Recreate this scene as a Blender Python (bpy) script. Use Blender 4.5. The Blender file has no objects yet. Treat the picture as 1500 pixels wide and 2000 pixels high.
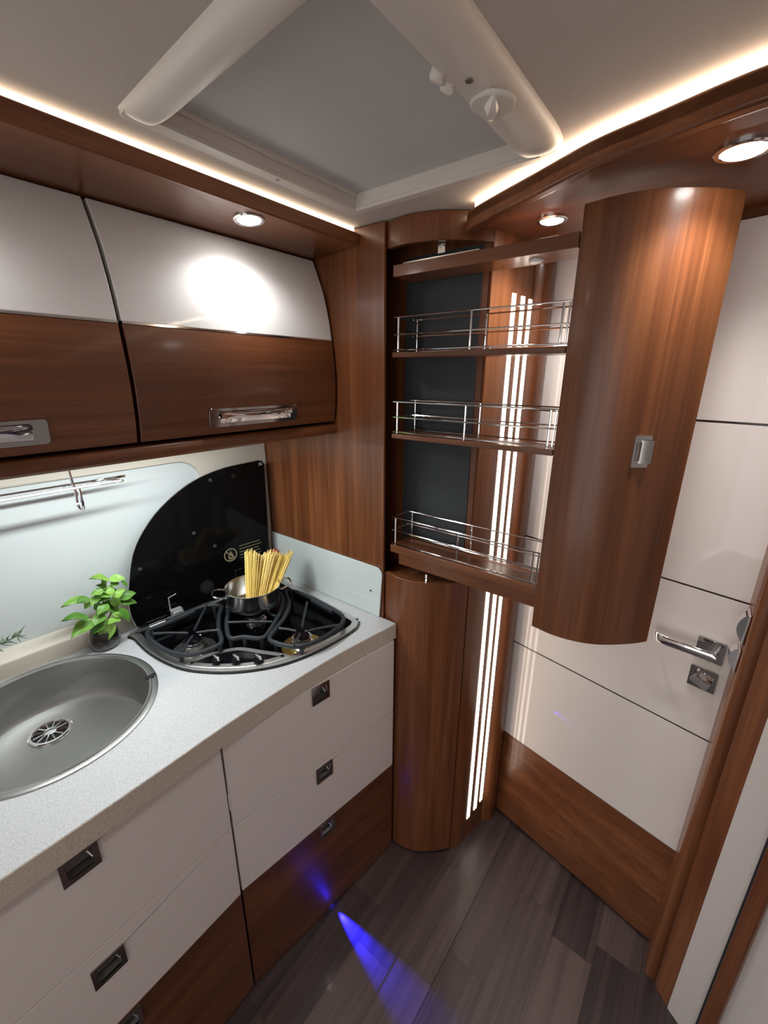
import bpy, bmesh, math, random
from mathutils import Vector, Matrix
from mathutils.geometry import tessellate_polygon
random.seed(7)
S = bpy.context.scene
COL = S.collection

# ------------------------------------------------------------------ camera, world, light, exposure
cam = bpy.data.objects.new('camera', bpy.data.cameras.new('camera'))
COL.objects.link(cam); S.camera = cam
yaw, pit, rol = math.radians(37.81025), math.radians(17.72553), math.radians(.30239)
fw = Vector((math.cos(yaw)*math.cos(pit), math.sin(yaw)*math.cos(pit), -math.sin(pit)))
rt = Vector((math.sin(yaw), -math.cos(yaw), 0)); up = rt.cross(fw)
r2 = rt*math.cos(rol)+up*math.sin(rol); u2 = up*math.cos(rol)-rt*math.sin(rol)
cam.matrix_world = Matrix(((r2.x, u2.x, -fw.x, 0), (r2.y, u2.y, -fw.y, 0), (r2.z, u2.z, -fw.z, 1.6), (0, 0, 0, 1)))
cam.data.sensor_fit = 'VERTICAL'; cam.data.sensor_height = 24.0
cam.data.lens = 832.528/2000*24.0
cam.data.clip_start = .02; cam.data.clip_end = 50

w = bpy.data.worlds.new('world'); S.world = w; w.use_nodes = True
bg = w.node_tree.nodes['Background']
bg.inputs[0].default_value = (1.0, .965, .945, 1); bg.inputs[1].default_value = .95
S.view_settings.view_transform = 'Standard'; S.view_settings.look = 'None'
S.view_settings.exposure = 0.7; S.view_settings.gamma = 1.0
S.view_settings.use_curve_mapping = False

E_COVE_L = 2.4      # cove strip above the wall cabinets
E_COVE_R = 6.0     # cove strip along the curved soffit
E_PILLAR = 3.2     # light lines in the pillar
E_LENS = 25.0       # downlight lenses
W_DOWN = 6.0        # spot inside each downlight
W_UNDER = 2.3       # light bar under the wall cabinets
W_BLUE = 90.0        # blue floor light

# ------------------------------------------------------------------ materials
M = {}
def nodes(name):
    m = bpy.data.materials.new(name); m.use_nodes = True
    nt = m.node_tree
    return m, nt, nt.nodes['Principled BSDF']
def plain(name, col, rough=.5, metal=0., coat=0., spec=.5, bump=None, trans=0., ior=1.45):
    m, nt, b = nodes(name)
    b.inputs['Base Color'].default_value = (*col, 1); b.inputs['Roughness'].default_value = rough
    b.inputs['Metallic'].default_value = metal; b.inputs['Coat Weight'].default_value = coat
    b.inputs['Coat Roughness'].default_value = .03
    b.inputs['Specular IOR Level'].default_value = spec; b.inputs['Transmission Weight'].default_value = trans
    b.inputs['IOR'].default_value = ior
    if bump:
        tc = nt.nodes.new('ShaderNodeTexCoord'); n = nt.nodes.new('ShaderNodeTexNoise')
        n.inputs['Scale'].default_value = bump[0]; n.inputs['Detail'].default_value = 4
        bp = nt.nodes.new('ShaderNodeBump'); bp.inputs['Strength'].default_value = bump[1]; bp.inputs['Distance'].default_value = .001
        nt.links.new(tc.outputs['Object'], n.inputs['Vector']); nt.links.new(n.outputs['Fac'], bp.inputs['Height'])
        nt.links.new(bp.outputs['Normal'], b.inputs['Normal'])
    M[name] = m; return m
def emit(name, col, s):
    m = bpy.data.materials.new(name); m.use_nodes = True; nt = m.node_tree
    nt.nodes.remove(nt.nodes['Principled BSDF'])
    e = nt.nodes.new('ShaderNodeEmission'); e.inputs[0].default_value = (*col, 1); e.inputs[1].default_value = s
    nt.links.new(e.outputs[0], nt.nodes['Material Output'].inputs[0]); M[name] = m; return m
def wood(name, axis, dark, mid, light, rough=.34, coat=.2, scale=1.0, perobj=0.):
    m, nt, b = nodes(name); N = nt.nodes; L = nt.links
    tc = N.new('ShaderNodeTexCoord')
    def layer(across, along, det, dist):
        mp = N.new('ShaderNodeMapping'); v = [across*scale]*3; v['xyz'.index(axis)] = along*scale
        mp.inputs['Scale'].default_value = v
        if perobj:
            oi = N.new('ShaderNodeObjectInfo'); mu = N.new('ShaderNodeVectorMath'); mu.operation = 'SCALE'
            cx = N.new('ShaderNodeCombineXYZ')
            L.new(oi.outputs['Random'], cx.inputs[0]); L.new(oi.outputs['Random'], cx.inputs[1]); L.new(oi.outputs['Random'], cx.inputs[2])
            mu.inputs['Scale'].default_value = 37.0; L.new(cx.outputs[0], mu.inputs[0])
            ad = N.new('ShaderNodeVectorMath'); ad.operation = 'ADD'
            L.new(tc.outputs['Object'], ad.inputs[0]); L.new(mu.outputs[0], ad.inputs[1]); L.new(ad.outputs[0], mp.inputs['Vector'])
        else: L.new(tc.outputs['Object'], mp.inputs['Vector'])
        n = N.new('ShaderNodeTexNoise'); n.inputs['Scale'].default_value = 1; n.inputs['Detail'].default_value = det
        n.inputs['Distortion'].default_value = dist; L.new(mp.outputs[0], n.inputs['Vector']); return n
    a = layer(14, .9, 3, .6); f = layer(230, 5, 3, .1); g = layer(50, 1.6, 4, .4)
    def mul(o, k):
        x = N.new('ShaderNodeMath'); x.operation = 'MULTIPLY'; x.inputs[1].default_value = k; L.new(o, x.inputs[0]); return x.outputs[0]
    def add(o, p):
        x = N.new('ShaderNodeMath'); x.operation = 'ADD'; L.new(o, x.inputs[0]); L.new(p, x.inputs[1]); return x.outputs[0]
    s = add(add(mul(a.outputs['Fac'], .45), mul(g.outputs['Fac'], .33)), mul(f.outputs['Fac'], .22))
    if perobj:
        oi = N.new('ShaderNodeObjectInfo'); x = N.new('ShaderNodeMath'); x.operation = 'MULTIPLY_ADD'
        x.inputs[1].default_value = perobj; x.inputs[2].default_value = -perobj/2; L.new(oi.outputs['Random'], x.inputs[0]); s = add(s, x.outputs[0])
    cr = N.new('ShaderNodeValToRGB'); e = cr.color_ramp.elements
    e[0].position = .34; e[0].color = (*dark, 1); e[1].position = .66; e[1].color = (*light, 1)
    q = e.new(.5); q.color = (*mid, 1)
    L.new(s, cr.inputs[0]); L.new(cr.outputs[0], b.inputs['Base Color'])
    b.inputs['Roughness'].default_value = rough; b.inputs['Coat Weight'].default_value = coat; b.inputs['Coat Roughness'].default_value = .12
    bp = N.new('ShaderNodeBump'); bp.inputs['Strength'].default_value = .05; bp.inputs['Distance'].default_value = .0006
    L.new(f.outputs['Fac'], bp.inputs['Height']); L.new(bp.outputs['Normal'], b.inputs['Normal'])
    M[name] = m; return m

WD, WM, WL = (.088, .0265, .009), (.165, .054, .0185), (.268, .098, .036)
for ax in 'xyz': wood('wood_'+ax, ax, WD, WM, WL)
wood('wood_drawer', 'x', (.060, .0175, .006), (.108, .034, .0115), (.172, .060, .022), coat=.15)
wood('wood_wall_door', 'x', (.070, .021, .0072), (.135, .0435, .015), (.225, .080, .030))
wood('floor_wood', 'x', (.031, .0205, .0205), (.073, .048, .0465), (.132, .088, .080), rough=.38, coat=.1, scale=.8, perobj=.22)
plain('floor_base', (.02, .016, .015), .6)
plain('cream', (.74, .665, .625), .38, coat=.25)
plain('white_gloss', (.84, .83, .82), .45, coat=1.0)
plain('door_white', (.78, .71, .67), .5, coat=1.0, spec=.2)
plain('wall_white', (.64, .585, .56), .55)
plain('panel_white', (.62, .66, .66), .3, coat=.2, bump=(60, .08))
plain('frame_cream', (.62, .565, .48), .4, coat=.1)
plain('splash_glass', (.66, .73, .72), .12, coat=.6)
plain('ceiling_white', (.60, .535, .485), .8, bump=(500, .25))
plain('hatch_plastic', (.74, .68, .62), .38)
plain('knob_plastic', (.80, .75, .69), .3)
plain('blind', (.585, .58, .57), .75, bump=(700, .3))
plain('chrome', (.86, .86, .87), .07, metal=1)
plain('pot_steel', (.84, .83, .82), .2, metal=1)
plain('satin_chrome', (.60, .60, .60), .22, metal=1)
plain('steel', (.50, .49, .47), .30, metal=1)
plain('sink_steel', (.40, .395, .385), .40, metal=1)
plain('rim_steel', (.66, .65, .63), .38, metal=1)
plain('pan_black', (.002, .002, .0025), .15, spec=.06)
plain('hinge_steel', (.62, .62, .62), .30, metal=.6)
plain('chrome_dark_reflection', (.40, .38, .38), .09, metal=1)  # chrome with the reflection of dark wood and floor put into its colour
plain('steel_dark', (.36, .355, .35), .34, metal=1)
plain('black', (.006, .006, .007), .5)
plain('black_gloss', (.004, .004, .005), .08, spec=.3)
plain('lid_glass', (.003, .003, .0035), .09, spec=.16)
plain('gap', (.012, .008, .007), .8)
plain('dark_liner', (.036, .042, .046), .6, bump=(600, .3))
plain('iron', (.018, .021, .026), .55, bump=(900, .2))
plain('brown_edge', (.05, .022, .014), .35, coat=.2)
plain('dark_trim', (.035, .02, .016), .18, coat=.5)
plain('red', (.45, .015, .012), .2, coat=.5)
plain('soil', (.018, .010, .009), .9, bump=(120, 1.0))
plain('glass', (1, 1, 1), .02, trans=1.0, ior=1.45)
plain('stem_green', (.10, .22, .03), .5)
plain('rosemary', (.10, .17, .08), .5)
plain('print_gold', (.24, .205, .125), .5)
plain('print_white', (.75, .74, .70), .5)
plain('brass', (.55, .40, .13), .3, metal=1)
plain('fixture_white', (.75, .74, .72), .35)
plain('rubber', (.02, .02, .025), .6)
emit('cove_light_l', (1.0, .84, .64), E_COVE_L)
emit('cove_light_r', (1.0, .76, .55), E_COVE_R)
emit('pillar_light', (1.0, .86, .72), E_PILLAR)
emit('lens_light', (1.0, .96, .92), E_LENS)
emit('bar_light', (.93, 1.0, 1.0), 6.0)
emit('blue_light', (.02, .02, 1.0), 12.0)
# speckled worktop, its front edge, leaf and spaghetti
def speck(name, base, dots, bright, sc, rough):
    m, nt, b = nodes(name); N = nt.nodes; L = nt.links
    tc = N.new('ShaderNodeTexCoord'); n = N.new('ShaderNodeTexNoise'); n.inputs['Scale'].default_value = sc; n.inputs['Detail'].default_value = 3
    L.new(tc.outputs['Object'], n.inputs['Vector']); cr = N.new('ShaderNodeValToRGB'); e = cr.color_ramp.elements
    e[0].position = .36; e[0].color = (*dots, 1); e[1].position = .68; e[1].color = (*bright, 1); q = e.new(.5); q.color = (*base, 1)
    L.new(n.outputs['Fac'], cr.inputs[0]); L.new(cr.outputs[0], b.inputs['Base Color']); b.inputs['Roughness'].default_value = rough
    b.inputs['Coat Weight'].default_value = .15; M[name] = m
speck('worktop', (.495, .50, .51), (.43, .436, .45), (.56, .565, .575), 330, .36)
speck('worktop_edge', (.58, .50, .42), (.52, .445, .37), (.66, .585, .505), 300, .35)
def leafmat():
    m, nt, b = nodes('leaf'); N = nt.nodes; L = nt.links
    oi = N.new('ShaderNodeObjectInfo'); cr = N.new('ShaderNodeValToRGB'); e = cr.color_ramp.elements
    e[0].color = (.075, .21, .025, 1); e[1].color = (.27, .48, .085, 1); L.new(oi.outputs['Random'], cr.inputs[0])
    L.new(cr.outputs[0], b.inputs['Base Color']); b.inputs['Roughness'].default_value = .42
    b.inputs['Subsurface Weight'].default_value = .15; b.inputs['Subsurface Radius'].default_value = (.004, .006, .002); M['leaf'] = m
leafmat()
plain('spaghetti', (.86, .64, .17), .42)

# ------------------------------------------------------------------ helpers
ROOT = {}
class MB:
    """collects geometry in world coordinates; build() links it as one mesh object"""
    def __init__(s): s.v = []; s.f = []
    def add(s, vs, fs):
        o = len(s.v); s.v += [tuple(v) for v in vs]; s.f += [tuple(i+o for i in f) for f in fs]; return s
    def box(s, a, b):
        x0, y0, z0 = a; x1, y1, z1 = b
        return s.add([(x0,y0,z0),(x1,y0,z0),(x1,y1,z0),(x0,y1,z0),(x0,y0,z1),(x1,y0,z1),(x1,y1,z1),(x0,y1,z1)],
            [(0,3,2,1),(4,5,6,7),(0,1,5,4),(1,2,6,5),(2,3,7,6),(3,0,4,7)])
    def prism(s, out, c0, c1, fr=None, holes=()):
        """outline (a,b) with holes, extruded along c from c0 to c1 in frame fr"""
        fr = fr or (Vector((0,0,0)), Vector((1,0,0)), Vector((0,1,0)), Vector((0,0,1)))
        O, ex, ey, en = fr; loops = [list(out)]+[list(h) for h in holes]
        flat = [p for l in loops for p in l]; n = len(flat)
        P = lambda p, c: O+ex*p[0]+ey*p[1]+en*c
        tri = tessellate_polygon([[Vector((p[0], p[1], 0)) for p in l] for l in loops])
        vs = [P(p, c0) for p in flat]+[P(p, c1) for p in flat]; fs = []
        for t in tri:
            fs.append(tuple(i+n for i in t)); fs.append(tuple(reversed(t)))
        o = 0
        for l in loops:
            k = len(l)
            for i in range(k):
                j = (i+1) % k; fs.append((o+i, o+j, o+j+n, o+i+n))
            o += k
        return s.add(vs, fs)
    def tube(s, pts, r, n=8, closed=False, caps=True):
        pts = [Vector(p) for p in pts]; m = len(pts); rs = r if isinstance(r, (list, tuple)) else [r]*m
        vs = []; ref = None
        for i in range(m):
            a = pts[(i-1) % m] if (closed or i > 0) else pts[i]; b = pts[(i+1) % m] if (closed or i < m-1) else pts[i]
            t = (b-a).normalized()
            if ref is None:
                ref = t.orthogonal().normalized()
            else:
                ref = (ref-t*ref.dot(t)).normalized()
            bi = t.cross(ref)
            for k in range(n):
                an = 2*math.pi*k/n; vs.append(pts[i]+(ref*math.cos(an)+bi*math.sin(an))*rs[i])
        fs = []
        for i in range(m if closed else m-1):
            j = (i+1) % m
            for k in range(n): fs.append((i*n+k, i*n+(k+1) % n, j*n+(k+1) % n, j*n+k))
        if caps and not closed: fs += [tuple(range(n-1, -1, -1)), tuple((m-1)*n+k for k in range(n))]
        return s.add(vs, fs)
    def lathe(s, prof, c, n=32, ax=None, close=False, cap0=True):
        """profile (radius, height) turned about an axis through c"""
        c = Vector(c); z = Vector(ax or (0,0,1)).normalized(); x = z.orthogonal().normalized(); y = z.cross(x)
        if z == Vector((0,0,1)): x, y = Vector((1,0,0)), Vector((0,1,0))
        vs = []; m = len(prof)
        for r, h in prof:
            for k in range(n):
                a = 2*math.pi*k/n; vs.append(c+z*h+(x*math.cos(a)+y*math.sin(a))*r)
        fs = []
        for i in range(m if close else m-1):
            j = (i+1) % m
            for k in range(n): fs.append((i*n+k, i*n+(k+1) % n, j*n+(k+1) % n, j*n+k))
        if not close:
            if cap0 and prof[0][0] > 1e-6: fs.append(tuple(range(n-1, -1, -1)))
            if prof[-1][0] > 1e-6: fs.append(tuple((m-1)*n+k for k in range(n)))
        return s.add(vs, fs)
    def shell(s, curve, th, z0, z1, side=1):
        """vertical curved board that follows a plan curve, th thick towards side"""
        a = curve; b = offset(curve, th*side); n = len(a); vs = []
        for z in (z0, z1):
            vs += [(p[0], p[1], z) for p in a]+[(p[0], p[1], z) for p in b]
        fs = []
        for i in range(n-1):
            fs += [(i, i+1, 2*n+i+1, 2*n+i), (n+i+1, n+i, 3*n+i, 3*n+i+1), (i+1, i, n+i, n+i+1), (2*n+i, 2*n+i+1, 3*n+i+1, 3*n+i)]
        fs += [(0, 2*n, 3*n, n), (n-1, 2*n-1, 4*n-1, 3*n-1)]
        return s.add(vs, fs)
    def sweep(s, profs):
        """list of equal-length closed sections -> skin with end caps"""
        n = len(profs[0]); vs = [p for pr in profs for p in pr]; fs = []
        for i in range(len(profs)-1):
            for k in range(n): fs.append((i*n+k, i*n+(k+1) % n, (i+1)*n+(k+1) % n, (i+1)*n+k))
        fs += [tuple(range(n-1, -1, -1)), tuple((len(profs)-1)*n+k for k in range(n))]
        return s.add(vs, fs)
    def build(s, name, mat, parent=None, smooth=True, bev=0., loc=None, kind=None, seg=2):
        off = Vector((0,0,0)); top = parent
        if parent is not None:
            while top.parent is not None: top = top.parent
            off = Vector(top.location)
        elif loc is not None: off = Vector(loc)
        me = bpy.data.meshes.new(name); me.from_pydata([Vector(v)-off for v in s.v], [], s.f)
        bm = bmesh.new(); bm.from_mesh(me); bmesh.ops.recalc_face_normals(bm, faces=bm.faces); bm.to_mesh(me); bm.free()
        me.materials.append(M[mat]); o = bpy.data.objects.new(name, me); COL.objects.link(o)
        if parent is not None: o.parent = parent
        elif loc is not None: o.location = off
        if smooth:
            for p in me.polygons: p.use_smooth = True
            try: me.set_sharp_from_angle(angle=math.radians(35))
            except Exception: pass
        if bev:
            b = o.modifiers.new('bevel', 'BEVEL'); b.width = bev; b.segments = seg; b.limit_method = 'ANGLE'; b.angle_limit = math.radians(40)
            b.harden_normals = False
        if kind: o['kind'] = kind
        return o
def thing(name, label, cat, loc, group=None, kind=None):
    o = bpy.data.objects.new(name, None); COL.objects.link(o); o.location = loc; o.empty_display_size = .02
    return tag(o, label, cat, group, kind)
def tag(o, label, cat=None, group=None, kind=None):
    o['label'] = label
    if cat: o['category'] = cat
    if group: o['group'] = group
    if kind: o['kind'] = kind
    return o
def offset(c, d):
    out = []; n = len(c)
    for i in range(n):
        a = Vector(c[max(i-1, 0)]); b = Vector(c[min(i+1, n-1)]); t = (b-a).normalized()
        out.append((c[i][0]-t.y*d, c[i][1]+t.x*d))
    return out
def smooth(p, n=6, closed=False):
    p = [Vector(q) for q in p]; m = len(p); out = []
    for i in range(m if closed else m-1):
        g = lambda k: p[k % m] if closed else p[min(max(k, 0), m-1)]
        a, b, c, d = g(i-1), g(i), g(i+1), g(i+2)
        for k in range(n):
            t = k/n; out.append(tuple(.5*((2*b)+(c-a)*t+(2*a-5*b+4*c-d)*t*t+(3*b-a-3*c+d)*t**3)))
    if not closed: out.append(tuple(p[-1]))
    return out
def rrect(a0, a1, b0, b1, r, n=4):
    o = []
    for cx, cy, s0 in ((a1-r, b1-r, 0), (a0+r, b1-r, 90), (a0+r, b0+r, 180), (a1-r, b0+r, 270)):
        for k in range(n+1):
            an = math.radians(s0+90*k/n); o.append((cx+r*math.cos(an), cy+r*math.sin(an)))
    return o
def circ(cx, cy, r, n=32): return [(cx+r*math.cos(2*math.pi*k/n), cy+r*math.sin(2*math.pi*k/n)) for k in range(n)]
def inset(poly, d):
    c = sum(poly[i][0]*poly[(i+1) % len(poly)][1]-poly[(i+1) % len(poly)][0]*poly[i][1] for i in range(len(poly)))
    sg = 1 if c > 0 else -1; n = len(poly); out = []
    for i in range(n):
        a = Vector(poly[i-1]); b = Vector(poly[(i+1) % n]); t = (b-a).normalized()
        out.append((poly[i][0]-t.y*d*sg, poly[i][1]+t.x*d*sg))
    return out
V = lambda *a: Vector(a)
def frame(O, ex, en, ey=(0,0,1)): return (Vector(O), Vector(ex).normalized(), Vector(ey), Vector(en).normalized())

# ------------------------------------------------------------------ structure
ZC = 1.94      # ceiling
XP = .891      # face of the tall wooden side panel
YW = 1.20      # kitchen wall
# floor with planks
fl = MB().box((-2.6, -1.2, -.03), (1.35, 1.26, -.004)).build('floor', 'floor_base', smooth=False, kind='structure')
tag(fl, 'dark brown wood-look plank floor beneath the kitchen units')
plank_mesh = {}
rows = [-.227, -.115, -.003, .109, .221, .333, .445, .557, .669]
for ri, y0 in enumerate([-.451, -.339]+rows):
    x = -1.0-random.random()*.3
    while x < 1.3:
        L = random.choice((.22, .30, .38, .46)); x1 = min(x+L, 1.34)
        if x1-x > .03:
            g = .0002; gy = .0011 if abs(y0-.333) < .001 else .0002
            h = random.choice((0, .0002, .0003))
            me = MB().box((x+g-fl.location.x, y0+gy, -.004), (x1-g, y0+.112-.0002, h))
            o = me.build('plank', 'floor_wood', fl, smooth=False)
        x = x1
# ceiling with a hole for the hatch
ce = MB().prism([(-2.6,-1.2),(1.35,-1.2),(1.35,1.26),(-2.6,1.26)], ZC, ZC+.02, holes=[[(.350,.285),(.350,.712),(.81,.712),(.81,.285)]]).build('ceiling', 'ceiling_white', smooth=False, kind='structure')
tag(ce, 'matt off-white ceiling panel around the roof hatch')
# kitchen wall: cream frame with a recessed white field
def wy(x, z): return .10*max(0, min(.89-x, 1.2))*min(1, max(0, (1.4-z)/.5))
def warp(mb):
    mb.v = [(v[0], v[1]+wy(v[0], v[2]), v[2]) for v in mb.v]; return mb
frw = frame((0, YW, 0), (1,0,0), (0,-1,0))
def fine(p, st=.06):
    out = []
    for i in range(len(p)):
        a = Vector(p[i]); b = Vector(p[(i+1) % len(p)]); k = max(1, int((b-a).length/st))
        out += [tuple(a.lerp(b, j/k)) for j in range(k)]
    return out
wb = MB().box((-2.6, 1.33, 0), (1.35, 1.35, ZC)).build('wall_back', 'wall_white', smooth=False, kind='structure')
tag(wb, 'kitchen side wall behind the worktop')
hole = fine(rrect(-.9, .655, .985, 1.362, .07, 6))
warp(MB().prism(fine([(-2.0, .88), (.889, .88), (.889, 1.47), (-2.0, 1.47)]), -.03, 0, frw, [hole])).build('wall_panel_frame', 'frame_cream', wb, bev=.003)
warp(MB().prism(fine(rrect(-.93, .685, .95, 1.40, .05, 4)), -.046, -.012, frw)).build('wall_panel', 'panel_white', wb)
# far end wall, opposite side and the angled wall beside the door
o = MB().box((1.30, -.9, 0), (1.33, 1.26, ZC)).build('wall_end', 'wall_white', smooth=False, kind='structure'); tag(o, 'pale end wall behind the wooden door')
o = MB().box((-2.6, -1.2, 0), (1.35, -1.17, ZC)).build('wall_opposite', 'wall_white', smooth=False, kind='structure'); tag(o, 'pale wall on the other side of the aisle')
wv = V(-.55, -.835, 0).normalized(); wn = V(wv.y, -wv.x, 0)   # normal towards the aisle
if wn.x > 0: wn = -wn
frr = frame((1.004, -.184, 0), wv, wn)
wr = MB().prism([(.0, 0), (1.18, 0), (1.18, ZC), (.0, ZC)], -.03, 0, frr).build('wall_right', 'wall_white', smooth=False, kind='structure')
tag(wr, 'pale angled wall panel to the right of the door post')
MB().prism([(.0645, 0), (.0685, 0), (.0685, ZC), (.0645, ZC)], 0, .011, frr).build('gasket', 'rubber', wr)
MB().prism([(.0685, 0), (.099, 0), (.099, ZC), (.0685, ZC)], 0, .014, frr).build('wood_strip', 'wood_z', wr, bev=.003)

# ------------------------------------------------------------------ door
D0 = V(1.237, .406, 0); dd = V(-.197, -.98, 0).normalized(); dn = V(dd.y, -dd.x, 0)
frd = (D0, dd, V(0,0,1), dn)
door = MB().prism([(-.006, .012), (.552, .012), (.552, 1.888), (-.006, 1.888)], -.034, -.004, frd).build('door_1', 'dark_trim', kind='structure', loc=D0)
tag(door, 'glossy cream panelled door with dark trim lines and wooden kick board')
MB().prism([(-.004, .014), (.55, .014), (.55, .3815), (-.004, .3815)], -.004, .001, frd).build('kick_board', 'wood_y', door, bev=.0008)
for z0 in (.3835, .760, 1.136, 1.513):
    z1 = {.3835: .7555, .760: 1.1315, 1.136: 1.5085, 1.513: 1.886}[z0]
    MB().prism([(-.004, z0), (.55, z0), (.55, z1), (-.004, z1)], -.004, .001, frd).build('panel', 'door_white', door, bev=.0008)
for z in (.3825, .7578, 1.1338, 1.5108):
    MB().prism([(-.004, z-.0012), (.55, z-.0012), (.55, z+.0012), (-.004, z+.0012)], -.004, .0004, frd).build('trim_strip', 'dark_trim', door)
ho = MB().prism(rrect(.471, .525, .969, 1.023, .002), .001, .008, frd).build('handle', 'chrome_dark_reflection', door, bev=.0012)
pt = lambda s, z, c: D0+dd*s+V(0,0,z)+dn*c
MB().tube([pt(.503, .997, .008), pt(.503, .999, .022), pt(.505, 1.0, .048)], [.012, .010, .0105], 16).build('handle_neck', 'satin_chrome', ho)
def bar(path, wz, tn):     # flat lever with rounded section
    secs = []
    for s, z, c, k in path:
        secs.append([pt(s, z+wz*k*math.sin(a), c)+dn*(tn*math.cos(a)) for a in [2*math.pi*i/20 for i in range(20)]])
    return MB().sweep(secs)
lev = bar([(.517, 1.003, .046, .35), (.515, 1.003, .046, .8), (.508, 1.003, .046, 1.), (.46, 1.001, .047, 1), (.42, .999, .047, 1), (.402, .999, .044, 1), (.391, 1.0, .036, 1), (.387, 1.0, .026, 1.), (.386, 1.0, .022, .9)], .0115, .0045)
lev.build('lever', 'chrome', ho)
lo = MB().prism(rrect(.471, .525, .890, .944, .002), .001, .007, frd).build('lock', 'chrome_dark_reflection', door, bev=.0012)
MB().lathe([(.017, .006), (.017, .010), (.013, .013), (.0, .0131)], pt(.497, .917, 0), 24, dn).build('thumb_turn_base', 'chrome', lo)
tw = V(0, 0, 1)*.35-dd*.94; tw.normalize()
fru = (pt(.497, .917, .012), tw, dn.cross(tw).normalized(), dn)
MB().prism(rrect(-.019, .019, -.008, .008, .004), 0, .016, fru).build('thumb_turn', 'chrome', lo, bev=.002)
# posts on both sides of the door
t1 = MB().prism([(1.165, .438)]+[(1.205+.037*math.cos(a), .43+.026*math.sin(a)-.004) for a in [math.radians(200+k*13) for k in range(12)]]+[(1.262, .45), (1.262, .50), (1.165, .50)], 0, 1.905).build('trim_1', 'wood_z', kind='structure')
tag(t1, 'rounded wooden post between the light pillar and the door')
cx, cy = 1.054, -.133
pp_ = [(1.15, -.1235), (1.062, -.1235)]+[(1.060+.017*math.cos(a), -.1405+.017*math.sin(a)) for a in [math.radians(95+k*11) for k in range(10)]]+[(1.0455, -.152), (1.036, -.150), (1.004, -.184), (1.10, -.26), (1.20, -.26)]
t2 = MB().prism(pp_, 0, ZC-.003).build('trim_2', 'wood_z', kind='structure', bev=.002, loc=(1.06, -.18, 0))
tag(t2, 'wooden door post to the right of the cream door')
for za, zb in ((1.005, 1.062), (1.072, 1.142)):
    k = MB().box((1.052, -.1235, za), (1.098, -.1205, zb)).build('strike_plate', 'chrome', t2, bev=.001)
    n = 10; prof = []
    for i in range(n+1):
        t = i/n; prof.append((za+(zb-za)*(.08+.84*t), .0025+.0115*math.sin(math.pi*t)**.8))
    mb = MB(); secs = []
    for z, h in prof: secs.append([(1.062, -.1206, z), (1.088, -.1206, z), (1.088, -.1206+h, z), (1.062, -.1206+h, z)])
    mb.sweep(secs).build('strike_lip', 'chrome', k)

# ------------------------------------------------------------------ curved soffit over the door
VC = smooth([(.930, .505), (.905, .483), (.868, .419), (.814, .313), (.768, .223), (.744, .142), (.723, .072), (.713, .02), (.706, -.06), (.702, -.16), (.700, -.30), (.700, -.55)], 5)
so = thing('soffit', 'curved wooden soffit with cove edge above the door', 'soffit', (1.0, .2, 1.892), kind='structure')
MB().prism(VC[3:]+[(.90, -.55), (1.13, -.20), (1.262, .40), (1.17, .48), (1.0, .475), (.95, .515)], 1.905, 1.919).build('board', 'wood_y', so)
MB().shell(VC, .022, 1.889, 1.9235, 1).build('fascia', 'wood_y', so, bev=.006, seg=3)
MB().prism([(-.01, 1.8885), (.56, 1.8885), (.56, 1.9055), (-.01, 1.9055)], -.036, -.012, (V(1.237, .406, 0), V(-.197, -.98, 0).normalized(), V(0,0,1), V(-.98, .197, 0).normalized())).build('header', 'wood_y', so)
cs = MB().shell(offset(VC[4:], .012), .004, 1.9235, 1.9385, 1).build('cove_light_strip', 'cove_light_r', so)
# pillar with light lines
PC = smooth([(.998, .470), (1.03, .4565), (1.065, .448), (1.105, .4410), (1.140, .4345), (1.160, .4325), (1.174, .436), (1.183, .448)], 8)
lp = thing('light_pillar', 'curved wooden pillar with three vertical light lines beside the door', 'pillar', (1.08, .46, 0))
MB().shell(PC, .016, 0, 1.905, 1).build('panel', 'wood_z', lp)
def along(c, x):
    for i in range(len(c)-1):
        if c[i][0] <= x <= c[i+1][0]:
            t = (x-c[i][0])/(c[i+1][0]-c[i][0]); a, b = Vector(c[i]), Vector(c[i+1]); return a.lerp(b, t), (b-a).normalized()
for x0, zb, zt in ((1.0675, .092, 1.788), (1.1065, .100, 1.786), (1.1405, .112, 1.783)):
    for k, (da, db) in enumerate(((0, .0062), (.0092, .0154))):
        ca, cb = x0+da, x0+db; seg = []
        for j in range(3):
            p, t = along(PC, ca+(cb-ca)*j/2); seg.append((p.x, p.y))
        MB().shell(offset(seg, -.0016), .003, zb, zt, 1).build('light_line', 'pillar_light', lp)

# ------------------------------------------------------------------ pantry column and pull-out
CC = smooth([(.900, .693), (.892, .645), (.8965, .600), (.913, .558), (.940, .522), (.970, .491), (.9965, .470)], 7)
pa = thing('pantry_cabinet', 'tall wooden pantry column with rounded corner and open front', 'cabinet', (.95, .8, 0))
MB().box((XP, .6935, 0), (.9, 1.235, 1.937)).build('side_panel', 'wood_z', pa, bev=.0015)
MB().shell(CC[:-1], .014, .012, 1.054, 1).build('lower_door', 'wood_z', pa, bev=.0012)
MB().prism(offset(CC, .013)+[(1.0, .70), (.905, .70)], 1.028, 1.048).build('lower_deck', 'wood_x', pa)
MB().shell(CC, .014, 1.882, 1.938, 1).build('top_fascia', 'wood_z', pa, bev=.0012)
MB().box((.9995, .478, 0), (1.012, 1.2, 1.938)).build('inner_side', 'wood_z', pa)
MB().shell(offset(CC[-4:], .0135), .002, .01, 1.027, 1).build('seam_backing', 'gap', pa)
MB().box((.9965, .494, 1.058), (.9995, .703, 1.882)).build('dark_liner', 'dark_liner', pa)
MB().box((.9, 1.19, 0), (1.0, 1.2, 1.938)).build('back_panel', 'brown_edge', pa)
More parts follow.
